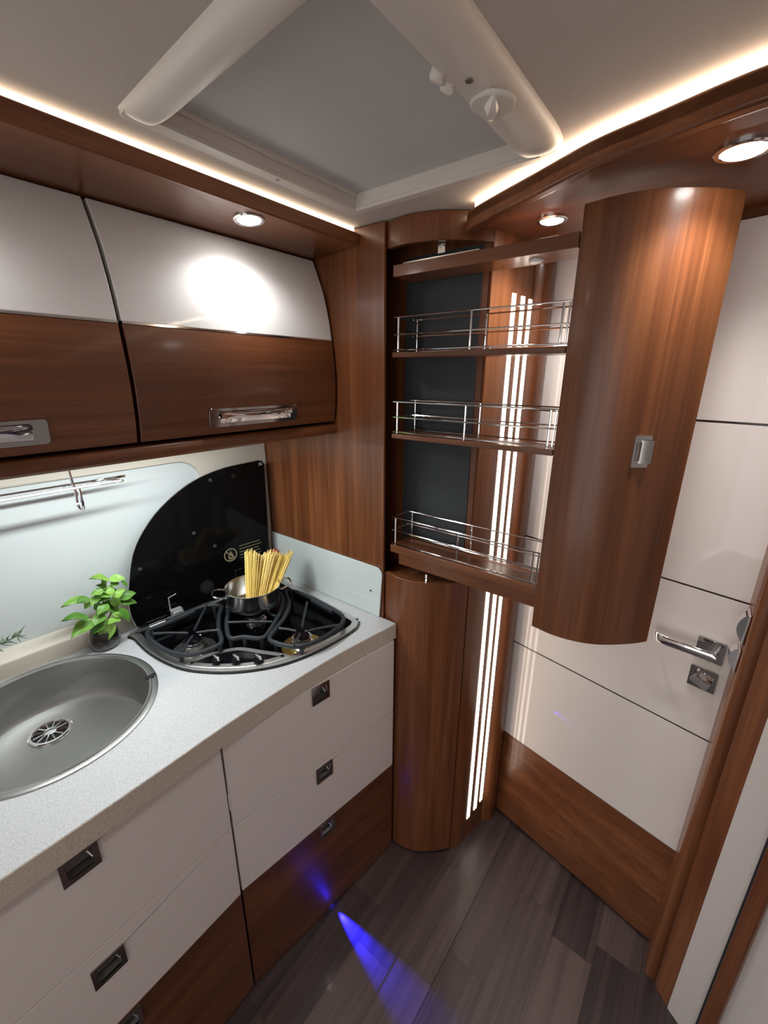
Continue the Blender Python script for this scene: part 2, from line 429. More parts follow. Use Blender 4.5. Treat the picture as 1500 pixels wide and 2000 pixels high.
MB().prism([(.902, .694), (.93, .56), (.99, .50), (.999, .7), (.999, 1.19), (.902, 1.19)], 1.925, 1.938).build('top_board', 'brown_edge', pa)
MB().box((.932, .556, 1.862), (.936, .574, 1.890)).box((.926, .558, 1.873), (.944, .562, 1.879)).build('runner_bracket', 'pot_steel', pa)
MB().box((.926, .566, 1.049), (.930, .571, 1.073)).box((.918, .560, 1.049), (.930, .571, 1.054)).build('catch_hook', 'chrome', pa)
DY = -.433
PF = [(p[0], p[1]+DY) for p in CC]
po = thing('pull_out_larder', 'pulled-out larder unit with wire basket shelves and curved wooden front', 'larder', (.945, .45, 1.044))
pf = MB().shell(PF, .016, 1.044, 1.8865, 1).build('front_panel', 'wood_z', po, bev=.0012)
XA, XB, YA, YB = .9015, .984, .676, .262
def board(name, z0, z1, xa=XA, xb=XB, ya=YA, yb=YB): return MB().box((xa, yb, z0), (xb, ya, z1)).build(name, 'wood_y', po, bev=.001)
board('top_board', 1.8215, 1.8465)
board('shelf', 1.643, 1.6555); board('shelf', 1.444, 1.4565); board('bottom_shelf', 1.122, 1.1435)
board('bottom_rail', 1.085, 1.122, .914, .972, .655, .262)
MB().box((.984, .228, 1.10), (.989, .263, 1.86)).build('mounting_plate', 'satin_chrome', po)
for zb, zm, zt in ((1.6605, 1.696, 1.735), (1.4612, 1.4985, 1.537), (1.149, 1.187, 1.225)):
    bk = None
    def rod(pts, r=.0019, name='wire'):
        return MB().tube(pts, r, 6)
    xl, xr = .9055, .9785; mb0 = MB()
    bk = rod([(xl, .674, zb), (xl, .262, zb)]).build('wire_basket', 'chrome', po)
    rod([(xr, .664, zb), (xr, .262, zb)]).build('wire', 'chrome', bk)
    for z in (zm, zt):
        rod([(xl, .674, z), (xl, .262, z)]).build('wire', 'chrome', bk)
        rod([(xl+.001, .664, z), (xl+.008, .671, z), (xr-.012, .671, z), (xr-.003, .668, z), (xr, .66, z), (xr, .262, z)]).build('wire', 'chrome', bk)
    for y in (.662, .468, .276): rod([(xl+.001, y, zb-.004), (xl+.001, y, zt+.001)], .0023).build('wire', 'chrome', bk)
    for y in (.655, .466, .27): rod([(xr, y, zb-.004), (xr, y, zt+.001)], .0021).build('wire', 'chrome', bk)
    rod([(xl, .266, zb), (xl, .264, zt)], .0019).build('wire', 'chrome', bk)
rn = MB().box((.934, .474, 1.8475), (.948, .672, 1.8515)).box((.934, .474, 1.8515), (.937, .672, 1.858)).box((.945, .474, 1.8515), (.948, .672, 1.858)).build('runner', 'pot_steel', po, bev=.0006)
MB().lathe([(.014, 0), (.014, -.003), (.011, -.0055), (.0, -.006)], (.943, .352, 1.8215), 20).build('bumper', 'fixture_white', po)
for y in (.52, .39): MB().lathe([(.009, 0), (.009, .0012), (0, .0014)], (.914, y, 1.107), 16, (-1,0,0)).build('cover_cap', 'wood_y', po)
# latch on the curved front
lx = V(.925, .1085, 0); tdir = V(.64, -.77, 0).normalized(); ln = V(-.77, -.64, 0).normalized()
frl = (lx+ln*.0015, tdir, V(0,0,1), ln)
la = MB().prism(rrect(-.0155, .0155, 1.437, 1.497, .0015), -.004, .002, frl, [rrect(-.0125, -.003, 1.449, 1.485, .001)]).build('latch', 'satin_chrome', pf, bev=.0006)
MB().prism(rrect(-.0125, -.003, 1.449, 1.485, .001), -.0038, -.001, frl).build('latch_recess', 'steel_dark', la)
secs = []
for a, c in ((-.003, .002), (.002, .0045), (.010, .0065), (.0165, .007)):
    P = lambda z, cc: lx+ln*(.0015+cc)+tdir*a+V(0,0,z)
    secs.append([P(1.445, c-.0015), P(1.488, c-.0015), P(1.488, c+.0015), P(1.445, c+.0015)])
MB().sweep(secs).build('latch_lever', 'satin_chrome', la)

# ------------------------------------------------------------------ wall cabinets
prof = smooth([(.926, 1.888), (.922, 1.880), (.905, 1.842), (.888, 1.800), (.872, 1.738), (.864, 1.688), (.857, 1.628), (.8545, 1.578), (.8585, 1.515), (.866, 1.476)], 6)
def prof_y(z):
    for i in range(len(prof)-1):
        if prof[i][1] >= z >= prof[i+1][1]:
            t = (prof[i][1]-z)/(prof[i][1]-prof[i+1][1]+1e-9); return prof[i][0]*(1-t)+prof[i+1][0]*t
    return prof[-1][0]
def curved(x0, x1, z0, z1, th=.016, off=0.):
    zs = [z0]+[p[1] for p in reversed(prof) if z0+.002 < p[1] < z1-.002]+[z1]
    A = [(prof_y(z)-off, z) for z in zs]; sec = A+[(y+th, z) for y, z in reversed(A)]
    return MB().sweep([[(x, y, z) for y, z in sec] for x in (x0, x1)])
def wall_cabinet(x0, x1, label, hx0, hx1):
    r = thing('wall_cabinet', label, 'cabinet', ((x0+x1)/2, 1.05, 1.45), 'wall cabinets above the worktop')
    MB().box((x0, .945, 1.4715), (x1, 1.165, 1.884)).build('body', 'gap', r)
    secs = [(p[0]+.017, p[1]) for p in prof]
    for xa in (x0, x1-.004): MB().sweep([[(x, y, z) for y, z in secs+[(.95, 1.476), (.95, 1.888)]] for x in (xa, xa+.004)]).build('side', 'gap', r)
    d = curved(x0+.0025, x1-.0025, 1.4765, 1.6855).build('door', 'wood_wall_door', r, bev=.0015)
    curved(x0+.0025, x1-.0025, 1.6895, 1.886).build('white_panel', 'white_gloss', d, bev=.0015)
    curved(x0+.0025, x1-.0025, 1.6855, 1.6895, .016, .0006).build('chrome_strip', 'chrome', d)
    # recessed chrome pull
    zc_, h = 1.512, .020
    yb = prof_y(zc_); tv = V(0, prof_y(zc_+.02)-prof_y(zc_-.02), .04).normalized(); nv = V(0, -tv.z, tv.y)
    fr = (V(0, yb, zc_)-nv*.001, V(1,0,0), tv, nv)
    hd = MB().prism(rrect(hx0, hx1, -h, h, .006), 0, .0045, fr, [rrect(hx0+.026, hx1-.022, -h+.008, h-.007, .004)]).build('handle', 'chrome_dark_reflection', d, bev=.0012)
    a0, a1, b0, b1 = hx0+.026, hx1-.022, -h+.008, h-.007
    nu, nvv = 24, 8; vs = []; fs = []
    for j in range(nvv+1):
        for i in range(nu+1):
            u_, v_ = i/nu, j/nvv; e = min(1, min(u_, 1-u_)*9); q = math.sin(math.pi*min(1, v_*.9+.05))
            vs.append(fr[0]+fr[1]*(a0+(a1-a0)*u_)+fr[2]*(b0+(b1-b0)*v_)+fr[3]*(.0105-.0095*(e**.6)*q*(.75+.25*math.sin(math.pi*u_)) if v_ > .4 else .0045-.003*e*q))
    for j in range(nvv):
        for i in range(nu): k = j*(nu+1)+i; fs.append((k, k+1, k+nu+2, k+nu+1))
    MB().add(vs, fs).build('handle_bowl', 'chrome', hd)
    MB().tube([fr[0]+fr[1]*(a0+(a1-a0)*t)+fr[2]*(b1-.003-.006*math.sin(math.pi*t))+fr[3]*.007 for t in [k/14 for k in range(15)]], [.0015+.003*math.sin(math.pi*k/14) for k in range(15)], 8).build('handle_lip', 'chrome', hd)
    return r
wall_cabinet(.3575, .8845, 'white-over-wood wall cabinet nearest the tall wooden side panel', .499, .741)
wall_cabinet(-.17, .3555, 'white-over-wood wall cabinet at the left edge above the sink', -.02, .2175)
pe = thing('pelmet', 'dark wooden rail along the bottom of the wall cabinets', 'pelmet', (.3, .9, 1.44))
sec = smooth([(.900, 1.470), (.872, 1.470), (.8635, 1.463), (.862, 1.452), (.867, 1.443), (.878, 1.4405), (.90, 1.440)], 4)
MB().sweep([[(x, y, z) for y, z in sec] for x in (-.9, .8895)]).build('front_rail', 'wood_x', pe)
MB().box((-.9, .899, 1.463), (.8895, 1.168, 1.470)).build('bottom_board', 'wood_x', pe)
va = thing('cornice', 'wooden cornice with downlight and cove strip above the wall cabinets', 'cornice', (.3, .85, 1.89))
sec = [(.772, 1.898), (.772, 1.926), (.790, 1.926), (.792, 1.915), (.97, 1.915), (.97, 1.889), (.935, 1.8885)]
MB().sweep([[(x, y, z) for y, z in sec] for x in (-1.6, .8905)]).build('board', 'wood_x', va, bev=.003)
MB().box((-1.6, .786, 1.926), (.8895, .790, 1.9385)).build('cove_light_strip', 'cove_light_l', va)
# light bar under the wall cabinets
ub = thing('under_cabinet_light', 'slim white light bar under the wall cabinet', 'lamp', (.36, 1.02, 1.442))
MB().box((.06, .945, 1.449), (.66, .975, 1.463)).build('housing', 'fixture_white', ub, bev=.002)
MB().box((.065, .949, 1.4475), (.655, .971, 1.4492)).build('diffuser', 'bar_light', ub)
li = bpy.data.lights.new('under_cabinet_lamp', 'AREA'); li.shape = 'RECTANGLE'; li.size = .55; li.size_y = .018; li.energy = W_UNDER; li.color = (.93, 1, 1)
lo_ = bpy.data.objects.new('under_cabinet_lamp', li); COL.objects.link(lo_); lo_.parent = ub; lo_.location = V(.36, .96, 1.4465)-V(.36, 1.02, 1.442)

# ------------------------------------------------------------------ downlights
def downlight(p, label, r=.031, tilt=0., W=W_DOWN, spot=135):
    t = thing('downlight', label, 'lamp', p, 'recessed downlights'); c = Vector(p); ax = V(0, math.sin(tilt), -math.cos(tilt))
    MB().lathe([(r, 0), (r, .003), (r-.002, .0045), (r-.007, .0045), (r-.009, .002), (r-.009, 0)], c, 32, ax, close=True).build('ring', 'chrome', t)
    MB().lathe([(r-.009, .0005), (r-.0095, .0045), (r-.014, .0065), (0, .0075)], c, 32, ax).build('lens', 'lens_light', t)
    l = bpy.data.lights.new('downlight_lamp', 'SPOT'); l.energy = W; l.spot_size = math.radians(spot); l.spot_blend = 1.0; l.shadow_soft_size = .028; l.color = (1, .975, .955)
    o = bpy.data.objects.new('downlight_lamp', l); COL.objects.link(o); o.parent = t; o.location = ax*.012
downlight((.609, .815, 1.8955), 'round chrome-ringed downlight in the cornice above the wall cabinet', tilt=-.11, W=3.1, spot=145)
downlight((.045, .815, 1.8955), 'round chrome-ringed downlight in the cornice beyond the left edge', tilt=-.11, W=3.1, spot=145)
downlight((1.003, .350, 1.905), 'round chrome-ringed downlight in the soffit near the pantry column')
downlight((.878, .047, 1.905), 'large bright round downlight in the soffit at the upper right edge', r=.036)

# ------------------------------------------------------------------ worktop, sink, hob
ZT = .905
edge = smooth([(-.62, .700), (-.2, .698), (.063, .694), (.232, .694), (.345, .6955), (.48, .691), (.645, .680), (.78, .661), (.8885, .643)], 4)
hob_out = smooth([(.382, 1.190), (.374, 1.15), (.371, 1.05), (.387, .947), (.420, .877), (.470, .814), (.535, .762), (.600, .733), (.680, .716), (.772, .710), (.808, .718), (.829, .748), (.842, .90), (.853, 1.06), (.859, 1.14), (.845, 1.155), (.70, 1.166), (.53, 1.180)], 5, True)
wt = thing('worktop', 'pale speckled stone worktop with beige front edge', 'worktop', (.3, .95, .85))
SC = (.147, 1.015)
MB().prism(edge+[(.8885, 1.196)]+[(.8885-.0742*k, 1.196+wy(.8885-.0742*k, .9)) for k in range(1, 15)]+[(-.62, 1.316)], .857, ZT, holes=[circ(*SC, .196, 48), inset(hob_out, .012)]).build('slab', 'worktop', wt)
MB().shell([(p[0], p[1]) for p in edge], .0015, .856, ZT-.0008, -1).build('front_edge', 'worktop_edge', wt, bev=.0006)
# sink
sk = thing('sink', 'round brushed steel sink set into the worktop', 'sink', (*SC, .79))
MB().lathe([(.205, ZT), (.205, ZT+.003), (.202, ZT+.0045), (.1985, ZT+.0045), (.1970, ZT+.002), (.1935, ZT+.002), (.1915, ZT+.0045), (.187, ZT+.0035), (.1855, ZT-.004), (.1845, ZT-.03), (.183, .83), (.180, .813), (.173, .803), (.160, .799), (.10, .796), (.0, .795)], (*SC, 0), 64, cap0=False).build('bowl', 'sink_steel', sk)
DX, DYY = .150, 1.106
dr = MB().lathe([(.043, .7955), (.043, .7995), (.041, .8012), (.036, .8012), (.034, .7985), (.034, .7962)], (DX, DYY, 0), 32, close=True).build('drain', 'chrome', sk)
MB().lathe([(.0345, .7962), (.0345, .7972), (0, .7972)], (DX, DYY, 0), 32).build('drain_well', 'black', dr)
for k in range(12):
    a = 2*math.pi*k/12; c_, s_ = math.cos(a), math.sin(a)
    MB().tube([(DX+.012*c_, DYY+.012*s_, .7992), (DX+.033*c_, DYY+.033*s_, .7992)], .0019, 6).build('drain_spoke', 'chrome', dr)
MB().lathe([(.0125, .7975), (.0125, .8005), (.010, .8015), (0, .802)], (DX, DYY, 0), 20).build('drain_cap', 'chrome', dr)
MB().box((.322, .9595, ZT+.001), (.345, .971, ZT+.0065)).build('rim_clip', 'black', sk, bev=.002)
# hob
hb = thing('gas_hob', 'black three-burner gas hob with raised glass lid', 'hob', (.62, .95, ZT))
MB().prism(hob_out, ZT, ZT+.004, holes=[inset(hob_out, .0215)]).build('gasket', 'black', hb, bev=.0015)
MB().prism(inset(hob_out, .0035), ZT+.003, ZT+.0095, holes=[inset(hob_out, .022)])  .build('rim', 'rim_steel', hb, bev=.003, seg=3)
MB().prism(inset(hob_out, .010), ZT-.02, ZT-.012).build('pan_floor', 'pan_black', hb)
pin = inset(hob_out, .0225)
mb = MB(); n = len(pin)
for z in (ZT+.0095, ZT-.012): mb.v += [(p[0], p[1], z) for p in pin]
mb.f = [(i, (i+1) % n, n+(i+1) % n, n+i) for i in range(n)]; mb.build('pan_side', 'black', hb)
for p in ((.395, 1.165), (.824, .738)): MB().lathe([(.004, 0), (.004, .0102), (0, .0102)], (*p, ZT), 12).build('rim_screw', 'black', hb)
# control panel: crescent at the front
cres = smooth([(.404, .938), (.47, .926), (.526, .893), (.558, .832), (.588, .762), (.545, .772), (.495, .806), (.452, .852), (.420, .897)], 5, True)
cp = MB().prism(cres, ZT-.012, ZT+.0105).build('control_panel', 'rim_steel', hb, bev=.003)
MB().prism(inset(cres, .0155), ZT+.0095, ZT+.0112).build('control_field', 'black_gloss', cp)
for kx, ky in ((.4555, .879), (.487, .842), (.522, .800)):
    k = MB().lathe([(.0125, ZT+.011), (.0125, ZT+.017), (.010, ZT+.020), (0, ZT+.0202)], (kx, ky, 0), 24).build('knob', 'black_gloss', hb)
    MB().box((kx-.0035, ky-.0125, ZT+.0195), (kx+.0035, ky+.0125, ZT+.031)).build('knob_grip', 'satin_chrome', k, bev=.003, seg=3)
def burner(x, y, plate=None):
    b = MB().lathe([(.034, ZT-.012), (.033, ZT-.006), (.024, ZT-.004), (.0235, ZT+.002), (.0275, ZT+.003), (.0275, ZT+.006), (.0235, ZT+.007), (.0235, ZT+.012), (.0265, ZT+.013), (.0265, ZT+.017), (.022, ZT+.018), (0, ZT+.018)], (x, y, 0), 32).build('burner', 'pot_steel', hb)
    MB().lathe([(.0205, ZT+.018), (.0215, ZT+.020), (.0195, ZT+.0225), (0, ZT+.023)], (x, y, 0), 32).build('burner_cap', 'black_gloss', b)
    if plate: MB().lathe([(.056, ZT-.0119), (.056, ZT-.0105), (.034, ZT-.0105), (.034, ZT-.0119)], (x, y, 0), 32, close=True).build('burner_plate', plate, b)
    MB().tube([(x+.03, y+.018, ZT-.012), (x+.03, y+.018, ZT+.012)], .0025, 8).build('spark_pin', 'fixture_white', b)
burner(.463, 1.004, 'steel'); burner(.656, .790, 'brass'); burner(.652, .995)
ZG = .936
def grate(loop, bars, feet=()):
    g = MB().tube([(x, y, ZG) for x, y in smooth(loop, 4, True)], .0062, 8, closed=True).build('grate', 'iron', hb)
    for a, b in bars: MB().tube([(a[0], a[1], ZG+.003), ((a[0]+b[0])/2, (a[1]+b[1])/2, ZG+.0045), (b[0], b[1], ZG+.003)], [.0042, .0036, .0032], 6).build('grate_bar', 'iron', g)
    for x, y in feet: MB().tube([(x, y, ZG-.003), (x, y, ZT-.011)], [.006, .0045], 8).build('grate_foot', 'iron', g)
    return g
grate([(.445, 1.118), (.405, 1.122), (.388, 1.085), (.388, 1.008), (.402, .955), (.428, .925), (.475, .912), (.500, .925), (.528, .985), (.568, 1.045), (.598, 1.085), (.570, 1.120), (.520, 1.128)],
      [((.569, 1.114), (.478, 1.020)), ((.402, 1.092), (.462, 1.022)), ((.406, .953), (.462, 1.000)), ((.522, .968), (.476, 1.006))],
      ((.408, 1.118), (.404, .955), (.490, .918), (.585, 1.10)))
grate([(.625, 1.085), (.590, 1.035), (.553, .985), (.520, .918), (.545, .893), (.575, .850), (.632, .880), (.695, .925), (.748, .985), (.765, 1.06), (.74, 1.105), (.68, 1.115)],
      [((.556, .985), (.636, .890)), ((.60, 1.06), (.640, 1.01)), ((.755, 1.03), (.676, 1.00)), ((.70, 1.11), (.66, 1.02)), ((.66, .905), (.655, .965))],
      ((.520, .916), (.545, .888), (.572, .852), (.745, 1.09), (.62, 1.08)))
grate([(.776, 1.000), (.735, .935), (.681, .888), (.619, .855), (.580, .828), (.590, .775), (.612, .745), (.650, .728), (.704, .724), (.752, .732), (.785, .760), (.795, .83), (.800, .93), (.795, .985)],
      [((.770, .893), (.668, .802)), ((.740, .732), (.664, .780)), ((.597, .752), (.646, .784)), ((.627, .848), (.648, .802))],
      ((.588, .815), (.612, .742), (.782, .752), (.785, .985)))
# raised heavy pads on the rear sides of the outer grates
for a, b in (((.455, 1.125), (.535, 1.128)), ((.792, .80), (.800, .90))):
    MB().tube([(*a, ZG-.004), (*b, ZG-.004)], .010, 10).build('grate_pad', 'iron', hb)
# glass lid, hinged at the rear
an = math.radians(-4.5); lu = V(math.cos(an), math.sin(an), 0); lnn = V(math.sin(an), -math.cos(an), 0)
frg = (V(.397, 1.195, 0)+lnn*.004, lu, V(0,0,1), lnn)
arc = smooth([(.002, .925), (-.006, .965), (-.004, 1.01), (.008, 1.074), (.032, 1.148), (.078, 1.214), (.136, 1.265), (.211, 1.306), (.298, 1.329), (.385, 1.3355), (.430, 1.3375)], 6)
out = arc+[(.443, 1.335), (.449, 1.324), (.444, 1.10), (.437, .925), (.43, .915), (.012, .915)]
lid = MB().prism(out, 0, .005, frg, [circ(.338, 1.302, .008, 20)]).build('glass_lid', 'lid_glass', hb, bev=.0008)
tube_pts = [frg[0]+lu*p[0]+V(0,0,p[1])+lnn*.0025 for p in arc]
MB().tube(tube_pts, .0016, 6).build('lid_edge', 'satin_chrome', lid)
for a, z in ((.263, 1.302), (.194, 1.152), (.252, 1.094), (.036, 1.09)):
    MB().lathe([(.006, .005), (.006, .0075), (.004, .010), (0, .0105)], frg[0]+lu*a+V(0,0,z), 16, lnn).build('bumper', 'rubber', lid)
def ring(ca, cz, r0, r1, mat, nm): MB().prism(circ(ca, cz, r1, 40), .005, .0054, frg, [circ(ca, cz, r0, 40)]).build(nm, mat, lid)
ring(.300, 1.049, .0185, .0225, 'print_gold', 'warning_sign')
def strip(a0, z0, a1, z1, w_, mat, nm):
    d = V(a1-a0, z1-z0); q = V(-d.y, d.x).normalized()*(w_/2)
    MB().prism([(a0+q.x, z0+q.y), (a1+q.x, z1+q.y), (a1-q.x, z1-q.y), (a0-q.x, z0-q.y)], .005, .00535, frg).build(nm, mat, lid)
strip(.286, 1.063, .314, 1.035, .004, 'print_gold', 'warning_sign')
MB().prism(smooth([(.296, 1.036), (.290, 1.044), (.297, 1.054), (.300, 1.063), (.307, 1.052), (.310, 1.043), (.305, 1.036)], 3, True), .005, .0052, frg, [circ(.3005, 1.045, .0045, 12)]).build('warning_flame', 'print_gold', lid)
strip(.288, 1.034, .312, 1.034, .0015, 'print_gold', 'warning_sign')
for k in range(5):
    z = 1.070-.0105*k; strip(.332, z, .408+.006*math.sin(k*2.1), z, .0022 if k < 4 else .0012, 'print_gold', 'warning_text')
MB().prism(circ(.212, .969, .0175, 32), .005, .0056, frg).build('round_sticker', 'steel_dark', lid)
ring(.212, .969, .020, .0222, 'steel_dark', 'sticker_ring')
strip(.206, .976, .224, .962, .002, 'black', 'sticker_mark')
for a0, z0, a1, z1 in ((.428, 1.326, .432, 1.330), (.432, 1.330, .440, 1.329), (.428, 1.3225, .441, 1.3235), (.434, 1.326, .438, 1.326)):
    strip(a0, z0, a1, z1, .0012, 'print_white', 'maker_mark')
strip(.309, .960, .309, .990, .0016, 'steel_dark', 'bracket_print'); strip(.309, .990, .335, .991, .0016, 'steel_dark', 'bracket_print')
# lid hinges
for a in (.108, .36):
    c = frg[0]+lu*a+lnn*.012
    h = MB().prism(rrect(-.016, .016, ZT+.006, ZT+.034, .007), .0, .020, (V(c.x, c.y, 0), lu, V(0,0,1), lnn)).build('lid_hinge', 'hinge_steel', hb, bev=.003)
    MB().prism(rrect(-.018, .014, ZT+.034, ZT+.038, .001), .0, .018, (V(c.x, c.y, 0), lu, V(0,0,1), lnn)).build('hinge_cap', 'hinge_steel', h)
    q = V(c.x, c.y, 0)-lu*.016+lnn*.004
    MB().tube([q+V(0,0,ZT+.036), q+V(0,0,ZT+.078), q+lu*.022+V(0,0,ZT+.083)], .0018, 6).build('hinge_spring', 'hinge_steel', h)
MB().tube([frg[0]+lu*.03+lnn*.014+V(0,0,ZT+.013), frg[0]+lu*.42+lnn*.014+V(0,0,ZT+.013)], .004, 8).build('hinge_rod', 'satin_chrome', hb)
# side splash panel
ss = MB().prism([(.703, ZT+.001)]+[(.693+.022-.022*math.cos(t), 1.045+.0+.022*math.sin(t)) for t in [math.radians(k*15) for k in range(0, 7)]]+[(1.194, 1.067), (1.194, ZT+.001)], 0, .0045,
     (V(.8885, 0, 0), V(0,1,0), V(0,0,1), V(-1,0,0))).build('side_splashback', 'splash_glass', bev=.001, loc=(.886, .94, ZT))
tag(ss, 'pale glossy splashback strip along the foot of the wooden side panel', 'splashback')
MB().lathe([(.003, 0), (.003, .0012), (0, .0014)], (.884, .735, .985), 10, (-1,0,0)).build('screw', 'black', ss)

# ------------------------------------------------------------------ base cabinets
def drawer_unit(label, O, ex, L, hs, cream_z, zsplit):
    ex = Vector(ex).normalized(); en = V(ex.y, -ex.x, 0)
    if en.y > 0: en = -en
    fr = (Vector(O), ex, V(0,0,1), en)
    r = thing('drawer_unit', label, 'drawers', Vector(O)+ex*L/2-en*.2, 'base units under the worktop')
    MB().prism([(-.0015, .015), (.012, .015), (.012, .852), (-.0015, .852)], -.05, -.0195, fr).build('start_stile', 'gap', r)
    MB().prism([(.002, .02), (L-.05, .02), (L-.05, .77), (.002, .77)], -.30, -.019, fr).build('body', 'gap', r)
    MB().prism([(.002, .76), (L-.012, .76), (L-.012, .852), (.002, .852)], -.05, -.019, fr).build('top_rail', 'gap', r)
    MB().prism([(L-.05, .02), (L-.012, .02), (L-.012, .852), (L-.05, .852)], -.06, -.019, fr).build('end_stile', 'gap', r)
    MB().prism([(.004, 0), (L-.05, 0), (L-.05, .02), (.004, .02)], -.28, -.035, fr).build('plinth', 'gap', r)
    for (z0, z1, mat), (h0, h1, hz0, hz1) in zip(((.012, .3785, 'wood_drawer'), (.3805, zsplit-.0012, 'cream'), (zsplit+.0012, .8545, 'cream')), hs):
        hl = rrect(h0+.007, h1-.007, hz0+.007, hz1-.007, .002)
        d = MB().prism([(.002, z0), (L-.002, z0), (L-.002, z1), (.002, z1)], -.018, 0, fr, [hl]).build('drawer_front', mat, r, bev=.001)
        h = MB().prism(rrect(h0, h1, hz0, hz1, .0015), -.001, .003, fr, [rrect(h0+.0085, h1-.0085, hz0+.0085, hz1-.0085, .002)]).build('handle', 'chrome_dark_reflection', d, bev=.0008)
        a0, a1, b0, b1 = h0+.007, h1-.007, hz0+.007, hz1-.007
        P = lambda a, b, c: fr[0]+fr[1]*a+fr[2]*b+fr[3]*c
        MB().add([P(a0,b0,-.001), P(a1,b0,-.001), P(a1,b1,-.001), P(a0,b1,-.001), P(a0+.003,b0+.004,-.016), P(a1-.003,b0+.004,-.016), P(a1-.003,b1-.002,-.0165), P(a0+.003,b1-.002,-.0165)],
             [(0,1,5,4),(1,2,6,5),(2,3,7,6),(3,0,4,7),(4,5,6,7)]).build('handle_cup', 'steel_dark', h, smooth=False)
        MB().tube([P(a1-.012, b1-.004, -.014), P(a1-.003, b0+.012, -.003)], .0012, 6).build('handle_catch', 'chrome', h)
    return r
ru = V(.355, .7155, 0); rv = V(.879, .6395, 0); LR = (rv-ru).length
drawer_unit('narrower drawer unit under the hob with square chrome finger pulls', ru, rv-ru, LR, ((.233, .287, .322, .3755), (.233, .287, .536, .589), (.233, .287, .799, .852)), .38, .597)
drawer_unit('wide cream drawer unit below the sink at the left edge', V(-.60, .7125, 0), (1,0,0), .953, ((.655, .711, .322, .3755), (.655, .711, .514, .566), (.657, .714, .786, .8395)), .38, .602)
# blue floor light in the plinth
bl = thing('plinth_light', 'small blue light spot at the foot of the drawer unit', 'lamp', (.622, .686, 0))
MB().lathe([(.006, 0), (.006, .012), (.005, .014), (.0, .014)], (.622, .700, .0075), 16, (0,-1,0)).build('housing', 'satin_chrome', bl)
MB().lathe([(.0045, .014), (.0045, .0148), (0, .0152)], (.622, .700, .0075), 16, (0,-1,0)).build('lens', 'blue_light', bl)
l = bpy.data.lights.new('plinth_lamp', 'SPOT'); l.energy = W_BLUE; l.color = (.01, .01, 1); l.spot_size = math.radians(27); l.spot_blend = .9; l.shadow_soft_size = .003
o = bpy.data.objects.new('plinth_lamp', l); COL.objects.link(o); o.parent = bl; o.location = V(.6215, .6765, .011)-V(.622, .686, 0)
o.rotation_euler = V(-.10, -1, -.10).to_track_quat('-Z', 'Y').to_euler()

# ------------------------------------------------------------------ roof hatch
ht = thing('roof_hatch', 'off-white roof hatch with closed grey blind in the ceiling', 'hatch', (.56, .49, ZC))
MB().box((.352, .287, 1.9655), (.808, .710, 1.967)).build('blind', 'blind', ht)
def bulge(sec, path):
    """sec (a, z) profile; path list of (t, shift, k)"""
    return sec, path
secL = smooth([(.324, 1.9415), (.3265, 1.933), (.333, 1.924), (.343, 1.919), (.354, 1.918), (.3615, 1.9205), (.3635, 1.926), (.3635, 1.9645)], 3)
def endk(d, r=.095): return math.sqrt(max(0., 1-(1-min(1, d/r))**2))*.97+.03
secs = []
for y in [.7195, .7185, .716, .712, .706, .698, .688, .678, .668]+[.655-.04*k for k in range(0, 10)]+[.278, .270]:
    k = endk(.720-y); sh = (y-.50)*.06
    secs.append([(a*1+sh+(0), y, 1.9415-(1.9415-z)*k if z < 1.9415 else z) for a, z in secL])
MB().sweep(secs).build('frame_side', 'hatch_plastic', ht)
secN = smooth([(.262, 1.9415), (.2645, 1.934), (.271, 1.925), (.283, 1.919), (.300, 1.917), (.316, 1.919), (.321, 1.924), (.322, 1.9645)], 3)
secs = []
for x in [.30]+[.34+.04*k for k in range(0, 10)]+[.715, .73, .744, .757, .768, .777, .784, .789, .792, .794]:
    k = endk(.7945-x, .08)
    secs.append([(x-(.0 if x < .74 else 0), y+(1-k)*(.302-y)*.35, 1.9415-(1.9415-z)*k if z < 1.9415 else z) for y, z in secN])
MB().sweep(secs).build('frame_front', 'hatch_plastic', ht)
MB().prism(rrect(.34, .818, .28, .7265, .012), 1.934, 1.9415, holes=[[(.36, .31), (.80, .31), (.80, .7015), (.36, .7015)]]).build('frame_lip', 'hatch_plastic', ht, bev=.003)
MB().box((.352, .7030, 1.9365), (.805, .7055, 1.966)).build('inner_wall', 'hatch_plastic', ht)
MB().box((.8015, .30, 1.9365), (.804, .7050, 1.966)).build('inner_wall', 'hatch_plastic', ht)
MB().box((.41, .697, 1.9585), (.80, .7025, 1.966)).build('blind_rail', 'hatch_plastic', ht, bev=.001)
MB().box((.565, .6955, 1.957), (.66, .7022, 1.9665)).build('blind_grip', 'hatch_plastic', ht, bev=.001)
MB().lathe([(.004, 0), (.004, .0006), (0, .0007)], (.60, .7115, 1.934), 10, (0,0,-1)).build('screw_hole', 'steel_dark', ht)
KX, KY = .590, .2935
kn = MB().lathe([(.0275, 0), (.0275, .0035), (.0255, .005), (0, .0055)], (KX, KY, 1.9185), 32, (.0, .08, -1)).build('knob', 'knob_plastic', ht)
kd = V(.80, .45, 0).normalized(); kq = V(-kd.y, kd.x, 0)
secs = []
for t in [k/12*2-1 for k in range(13)]:
    w_ = .0025+.0075*(1-abs(t)**1.5); h = .001+.008*math.sqrt(max(0, 1-t*t)); c = V(KX, KY, 1.914)+kd*(t*.026)
    secs.append([c-kq*w_, c+kq*w_, c+kq*w_*.45-V(0,0,h), c-kq*w_*.45-V(0,0,h)])
MB().sweep(secs).build('knob_grip', 'knob_plastic', kn)
MB().lathe([(.0045, 0), (.0045, .0012), (0, .0013)], (.535, .297, 1.9172), 12, (0,0,-1)).build('hole_dot', 'steel_dark', ht)  # flat disc, the shade inside a small hole put into its dark colour
